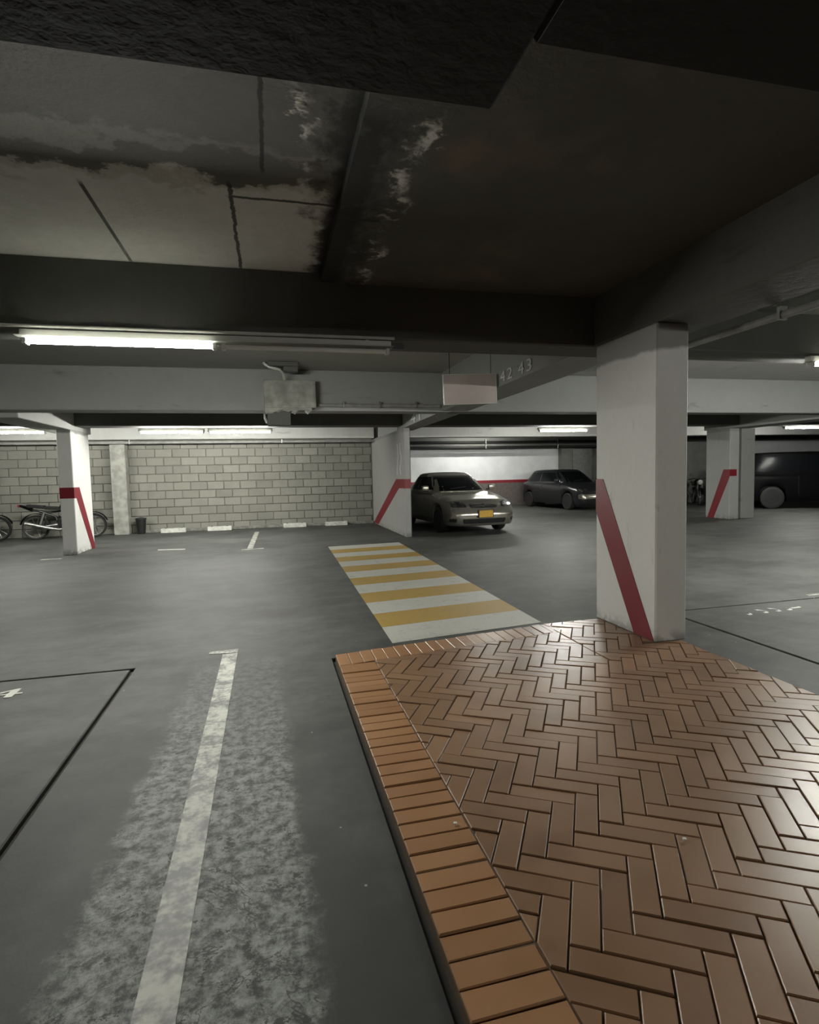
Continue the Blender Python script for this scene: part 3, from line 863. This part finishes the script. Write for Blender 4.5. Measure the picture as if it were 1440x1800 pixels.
        for ysm in (A0 - .12, ym, E0 + .05):
            bm = patch(bb, [(s * 3, ysm - .004, clear + .18), (s * 3, ysm + .004, clear + .18), (s * 3, ysm + .004, belt - .06), (s * 3, ysm - .004, belt - .06)], (-s, 0, 0), .003, 1, 6, .006)
            mk('door_seam', bm, M['black'], root)
        # mirror
        ymr = A0 - .02; xm = bw + .01
        bm = B(); box(bm, min(s * (xm + .02), s * (xm + .20)), max(s * (xm + .02), s * (xm + .20)), ymr - .05, ymr + .04, belt + .02, belt + .15, .03)
        mi = mk('mirror', bm, P.get('mirror', paint), root, True)
        bm = B(); box(bm, min(s * (xm - .04), s * (xm + .06)), max(s * (xm - .04), s * (xm + .06)), ymr - .02, ymr + .02, belt + .0, belt + .05, .01)
        mk('mirror_arm', bm, M['black'], mi)
        # head lamp: lens patch and two bowls
        hx0, hx1, hz0, hz1 = P['lamp']
        q = [(s * hx0, -4, hz0), (s * hx1, -4, hz0 + .02), (s * (hx1 - .02), -4, hz1), (s * (hx0 + .06), -4, hz1 - .01)]
        hl_ = mk('headlight', patch(bb, q, (0, 1, 0), .006, 8, 5, .02, .35), M['black'], root, True)
        for fx in (.28, .70):
            cx = lerp(hx0, hx1, fx); cz = (hz0 + hz1) / 2 + .005; r = (hz1 - hz0) * .36
            q = [(s * (cx - r), -4, cz - r), (s * (cx + r), -4, cz - r), (s * (cx + r), -4, cz + r), (s * (cx - r), -4, cz + r)]
            mk('reflector', patch(bb, q, (0, 1, 0), .018, 6, 6, .012, 1), M['lamp_bowl'], hl_, True)
        q = [(s * (hx1 - .13), -4, P['fog'] - .045), (s * (hx1 - .01), -4, P['fog'] - .04), (s * (hx1 - .01), -4, P['fog'] + .04), (s * (hx1 - .13), -4, P['fog'] + .045)]
        mk('fog_lamp', patch(bb, q, (0, 1, 0), .006, 6, 4, .02, .5), M['black'] if P.get('fogdark', 1) else M['lens'], root, True)
        q = [(s * .45 * W, 4, belt - .22), (s * .30 * W, 4, belt - .22), (s * .30 * W, 4, belt - .08), (s * .45 * W, 4, belt - .08)]
        mk('tail_light', patch(bb, q, (0, -1, 0), .008, 4, 4, .02), M['red'], root, True)
        # wheels
        for yc in (yf, yr):
            wx = s * (W / 2 - .105)
            bm = B(); lathe(bm, [(rw * .66, -.09), (rw * .9, -.1), (rw * .985, -.085), (rw, -.05), (rw, .05), (rw * .985, .085), (rw * .9, .1), (rw * .66, .09)], (wx, yc, rw), 'X', 32, True)
            ty = mk('wheel', bm, M['rubber'], root, True)
            bm = B(); lathe(bm, [(rw * .66, s * .085), (rw * .60, s * .07), (rw * .57, s * .02), (.001, s * .02)], (wx, yc, rw), 'X', 28)
            for k in range(5):
                a = 2 * math.pi * k / 5 + .3; u = Vector((0, math.cos(a), math.sin(a))); v = Vector((0, -math.sin(a), math.cos(a)))
                c = Vector((wx + s * .055, yc, rw))
                extr(bm, [c + u * .03 + v * .035, c + u * rw * .62 + v * .045, c + u * rw * .62 - v * .045, c + u * .03 - v * .035], (s * .022, 0, 0))
            lathe(bm, [(.06, s * .02), (.055, s * .085), (.001, s * .09)], (wx, yc, rw), 'X', 16)
            mk('rim', bm, M[P.get('rim', 'rim')], ty, True)
    # ---- front: grille, chrome bar, bumper, intake, plate
    gx, gz0, gz1 = P['grille']
    q = [(-gx, -4, gz0), (gx, -4, gz0), (gx * 1.08, -4, gz1), (-gx * 1.08, -4, gz1)]
    gr = mk('grille', patch(bb, q, (0, 1, 0), .006, 12, 4, .02, .12), M['black'], root, True)
    zm = (gz0 + gz1) / 2
    for k in range(P.get('bars', 1)):
        zz = zm if P.get('bars', 1) == 1 else lerp(gz0, gz1, (k + 1) / (P['bars'] + 1))
        q = [(-gx * .94, -4, zz - .013), (gx * .94, -4, zz - .013), (gx * .96, -4, zz + .013), (-gx * .96, -4, zz + .013)]
        mk('grille_bar', patch(bb, q, (0, 1, 0), .02, 10, 1, .02), M['chrome'], gr, True)
    q = [(-.045, -4, zm - .035), (.045, -4, zm - .035), (.045, -4, zm + .035), (-.045, -4, zm + .035)]
    mk('emblem', patch(bb, q, (0, 1, 0), .03, 6, 6, .02, 1), M['chrome'], gr, True)
    b0, b1 = P['bumper']
    q = [(-W * .47, -4, b0), (W * .47, -4, b0), (W * .47, -4, b1), (-W * .47, -4, b1)]
    bu = mk('bumper', patch(bb, q, (0, 1, 0), .035, 20, 4, .05, .05), P.get('bumper_mat', paint), root, True)
    i0, i1 = P['intake']
    q = [(-W * .30, -4, i0), (W * .30, -4, i0), (W * .32, -4, i1), (-W * .32, -4, i1)]
    mk('air_intake', patch(bb, q, (0, 1, 0), .006, 12, 3, .02, .1), M['black'], root, True)
    px, pz = P['plate']
    ybump = min((bb.ray_cast(Vector((x, -6, pz)), Vector((0, 1, 0)))[0] or Vector((0, -hl, 0))).y for x in (-.1, 0, .1))
    bm = B(); box(bm, px - .17, px + .17, ybump - .062, ybump - .045, pz - .08, pz + .08, .004)
    pl = mk('number_plate', bm, M['plate'], root)
    bm = B(); box(bm, px - .185, px + .185, ybump - .056, ybump - .03, pz - .092, pz + .092, .004); mk('plate_frame', bm, M['black'], pl)
    q = [(-W * .36, -6, belt + .012), (W * .36, -6, belt + .012), (W * .36, -6, belt + .03), (-W * .36, -6, belt + .03)]
    # underbody closes the view through the wheel wells
    bm = B(); box(bm, -W / 2 + .23, W / 2 - .23, -hl + .35, hl - .35, clear + .01, rw * 2.1, .03); mk('underbody', bm, M['black'], root)
    # wipers
    for x in (-.30, .28):
        a = cb.ray_cast(Vector((x, -4, belt + .06)), Vector((0, 1, 0)))[0]; b = cb.ray_cast(Vector((x + .42, -4, belt + .10)), Vector((0, 1, 0)))[0]
        if a and b:
            bm = B(); tube(bm, [a + Vector((0, -.025, 0)), (a + b) / 2 + Vector((0, -.03, 0)), b + Vector((0, -.025, 0))], .008, 6); mk('wiper', bm, M['black'], root)
    return root

SEDAN = dict(L=4.35, W=1.70, H=1.44, belt=.955, wheel=.30, fo=.84, ro=.95, clear=.19, drop=.085,
             top=[(-1, .70), (-.95, .755), (-.86, .80), (-.60, .90), (-.36, .965), (.5, .985), (.62, 1.0), (.93, .99), (1, .90)],
             nose=[(0, .06), (.18, .0), (.5, -.01), (.62, .03), (.8, .07), (1, .16)], tail=[(0, .08), (.3, 0), (.7, .02), (1, .08)],
             cabin=(-.40, .68, -.02, .40), tw=.70, lamp=(.40, .80, .615, .755), fog=.33, grille=(.33, .60, .70), bumper=(.42, .56), intake=(.25, .36),
             plate=(0, .47), bars=1)
car('sedan_car', 'silver four-door car with yellow number plate parked by the thin wall pillar', 'car', (4.62, 14.35, 0), math.radians(3), M['silver'], SEDAN)
HATCH = dict(L=3.95, W=1.68, H=1.46, belt=.96, wheel=.30, fo=.78, ro=.62, clear=.19, drop=.085,
             top=[(-1, .70), (-.95, .77), (-.84, .83), (-.6, .93), (-.42, .985), (.4, 1.0), (.8, 1.02), (.96, 1.0), (1, .92)],
             nose=[(0, .05), (.18, .0), (.5, -.01), (.65, .03), (.8, .07), (1, .16)], tail=[(0, .05), (.3, 0), (.7, .02), (1, .06)],
             cabin=(-.46, .97, -.08, .74), tw=.72, lamp=(.42, .79, .63, .78), fog=.34, grille=(.30, .62, .73), bumper=(.40, .56), intake=(.24, .36),
             plate=(0, .46), bars=2, bumper_mat=M['silver'])
car('hatchback_car', 'charcoal hatchback car with double round headlights half behind the large pillar', 'car', (10.95, 19.55, 0), math.radians(6), M['charcoal'], HATCH)
VAN = dict(L=4.7, W=1.86, H=1.86, belt=1.14, wheel=.36, fo=.88, ro=.95, clear=.24, drop=.10,
           top=[(-1, .86), (-.95, .95), (-.85, 1.02), (-.6, 1.11), (-.46, 1.16), (.5, 1.18), (.95, 1.18), (1, 1.1)],
           nose=[(0, .05), (.18, .0), (.5, -.01), (.65, .02), (.8, .04), (1, .12)], tail=[(0, .05), (.3, 0), (.7, .0), (1, .02)],
           cabin=(-.52, .96, -.24, .84), tw=.80, lamp=(.50, .88, .76, .92), fog=.40, grille=(.42, .72, .90), bumper=(.46, .66), intake=(.30, .42),
           plate=(0, .54), bars=2, rim='black', mirror=M['metal'])
car('van_car', 'tall black van parked in shadow at the right edge', 'van', (17.6, 15.3, 0), math.radians(62), M['black_paint'], VAN)

# ------------------------------------------------------------------ motorcycles (front towards +X)
def motorcycle(label, loc, rz):
    root = empty('motorcycle', loc, label, 'motorcycle', None, rz)
    r = .30
    xr, xf = -.64, .64
    for x in (xr, xf):
        bm = B(); lathe(bm, [(r - .05, -.03), (r - .012, -.042), (r, -.02), (r, .02), (r - .012, .042), (r - .05, .03)], (x, 0, r), 'Y', 32, True)
        w = mk('wheel', bm, M['rubber'], root, True)
        bm = B(); lathe(bm, [(r - .06, -.022), (r - .045, -.026), (r - .045, .026), (r - .06, .022)], (x, 0, r), 'Y', 32, True)
        lathe(bm, [(.05, -.05), (.05, .05)], (x, 0, r), 'Y', 14); mk('rim', bm, M['metal'], w, True)
        bm = B()
        for k in range(10):
            a = 2 * math.pi * k / 10; tube(bm, [(x + .04 * math.cos(a), 0, r + .04 * math.sin(a)), (x + (r - .05) * math.cos(a), 0, r + (r - .05) * math.sin(a))], .006, 5)
        mk('spokes', bm, M['metal'], w)
    bm = B()
    for s in (-.075, .075):
        tube(bm, [(xf, s, r), (.50, s, .62), (.40, s, .90)], .02, 8)
    mk('fork', bm, M['metal'], root, True)
    bm = B()
    for s in (-.09, .09):
        tube(bm, [(xr, s, r), (-.1, s * .8, .36)], .022, 8)
        tube(bm, [(xr + .12, s * 1.15, .36), (-.42, s * 1.1, .66)], [.03, .026], 8)
    mk('swing_arm', bm, M['metal'], root, True)
    bm = B()
    tube(bm, [(.42, 0, .82), (.12, 0, .42), (-.12, 0, .34), (-.2, 0, .55), (-.55, 0, .70)], .028, 8)
    tube(bm, [(.42, 0, .84), (.0, 0, .70), (-.3, 0, .66), (-.72, 0, .74)], .024, 8)
    mk('frame', bm, M['dark_metal'], root, True)
    bm = B(); box(bm, -.14, .16, -.11, .11, .28, .52, .04); lathe(bm, [(.09, -.14), (.10, -.08), (.10, .08), (.09, .14)], (-.04, 0, .38), 'Y', 16)
    tube(bm, [(.12, 0, .46), (.24, 0, .60)], [.075, .06], 10); mk('engine', bm, M['dark_metal'], root, True)
    bm = B()
    secs = [(.40, .05, .82, .03), (.33, .10, .86, .08), (.18, .135, .88, .11), (.02, .12, .84, .09), (-.08, .08, .79, .05)]
    rings = []
    for x, w, z, h in secs:
        rings.append([bm.verts.new((x, w * math.cos(a), z + h * math.sin(a))) for a in [2 * math.pi * k / 14 for k in range(14)]])
    for a, b in zip(rings, rings[1:]):
        for k in range(14): bm.faces.new((a[k], a[(k + 1) % 14], b[(k + 1) % 14], b[k]))
    bm.faces.new(rings[0]); bm.faces.new(rings[-1]); mk('fuel_tank', bm, M['black_paint'], root, True)
    bm = B()
    for (x0, x1, z0, z1, w) in ((-.06, -.42, .76, .80, .12), (-.40, -.80, .80, .86, .11)):
        extr(bm, [(x0, -w, z0 - .05), (x1, -w, z1 - .06), (x1, -w, z1 + .02), (x0, -w, z0 + .03)], (0, 2 * w, 0))
    bmesh.ops.bevel(bm, geom=list(bm.edges), offset=.02, segments=2, affect='EDGES'); mk('seat', bm, M['black'], root, True)
    bm = B(); extr(bm, [(-.70, -.07, .70), (-.95, -.05, .82), (-.98, -.04, .87), (-.70, -.08, .80)], (0, .14, 0)); mk('tail', bm, M['black_paint'], root)
    bm = B(); box(bm, -1.0, -.955, -.045, .045, .81, .87, .01); mk('tail_light', bm, M['red'], root)
    for x0, a0, a1 in ((xr, 1.1, 2.9), (xf, .35, 2.4)):
        bm = B(); pts = [(x0 + (r + .035) * math.cos(a0 + (a1 - a0) * k / 10), r + (r + .035) * math.sin(a0 + (a1 - a0) * k / 10)) for k in range(11)]
        for (a, b), (c, d) in zip(pts, pts[1:]): extr(bm, [(a, -.06, b), (c, -.06, d), (c, .06, d), (a, .06, b)], (0, 0, .012))
        mk('mudguard', bm, M['black_paint'], root)
    bm = B(); tube(bm, [(.20, -.13, .46), (.16, -.15, .28), (-.1, -.15, .24), (-.3, -.16, .28), (-.82, -.17, .42)], [.02, .022, .025, .04, .046], 10); mk('exhaust', bm, M['metal'], root, True)
    bm = B(); tube(bm, [(.30, -.34, .96), (.36, -.20, 1.0), (.40, 0, .94), (.36, .20, 1.0), (.30, .34, .96)], .013, 8)
    hb = mk('handlebar', bm, M['dark_metal'], root, True)
    for s in (-1, 1):
        bm = B(); tube(bm, [(.27, s * .36, .952), (.315, s * .25, .975)], .02, 8); mk('grip', bm, M['rubber'], hb, True)
        bm = B(); tube(bm, [(.36, s * .20, 1.0), (.34, s * .26, 1.12)], .006, 6); box(bm, .32, .345, s * .27 - .06, s * .27 + .06, 1.10, 1.18, .01); mk('mirror', bm, M['black'], hb)
    bm = B(); lathe(bm, [(.02, -.10), (.08, -.05), (.095, .03), (.09, .05), (.001, .06)], (.50, 0, .86), 'X', 18); hd = mk('headlight', bm, M['chrome'], root, True)
    bm = B(); lathe(bm, [(.085, .052), (.06, .068), (.001, .074)], (.50, 0, .86), 'X', 18); mk('lens', bm, M['lens'], hd, True)
    bm = B(); tube(bm, [(-.05, .10, .32), (-.12, .24, .02)], .014, 6); tube(bm, [(-.12, .24, .012), (-.02, .27, .012)], .016, 6); mk('side_stand', bm, M['dark_metal'], root)
    bm = B(); tube(bm, [(.02, -.26, .30), (.02, .26, .30)], .016, 6); mk('foot_pegs', bm, M['rubber'], root)
    return root
motorcycle('black motorcycle parked along the block wall behind the left striped pillar', (-5.02, 15.75, 0), math.radians(2))
motorcycle('second black motorcycle cut off by the left picture edge', (-7.15, 15.75, 0), math.radians(2))
motorcycle('dark motorcycle in the shadow just right of the large pillar', (15.75, 18.3, 0), math.radians(-120))
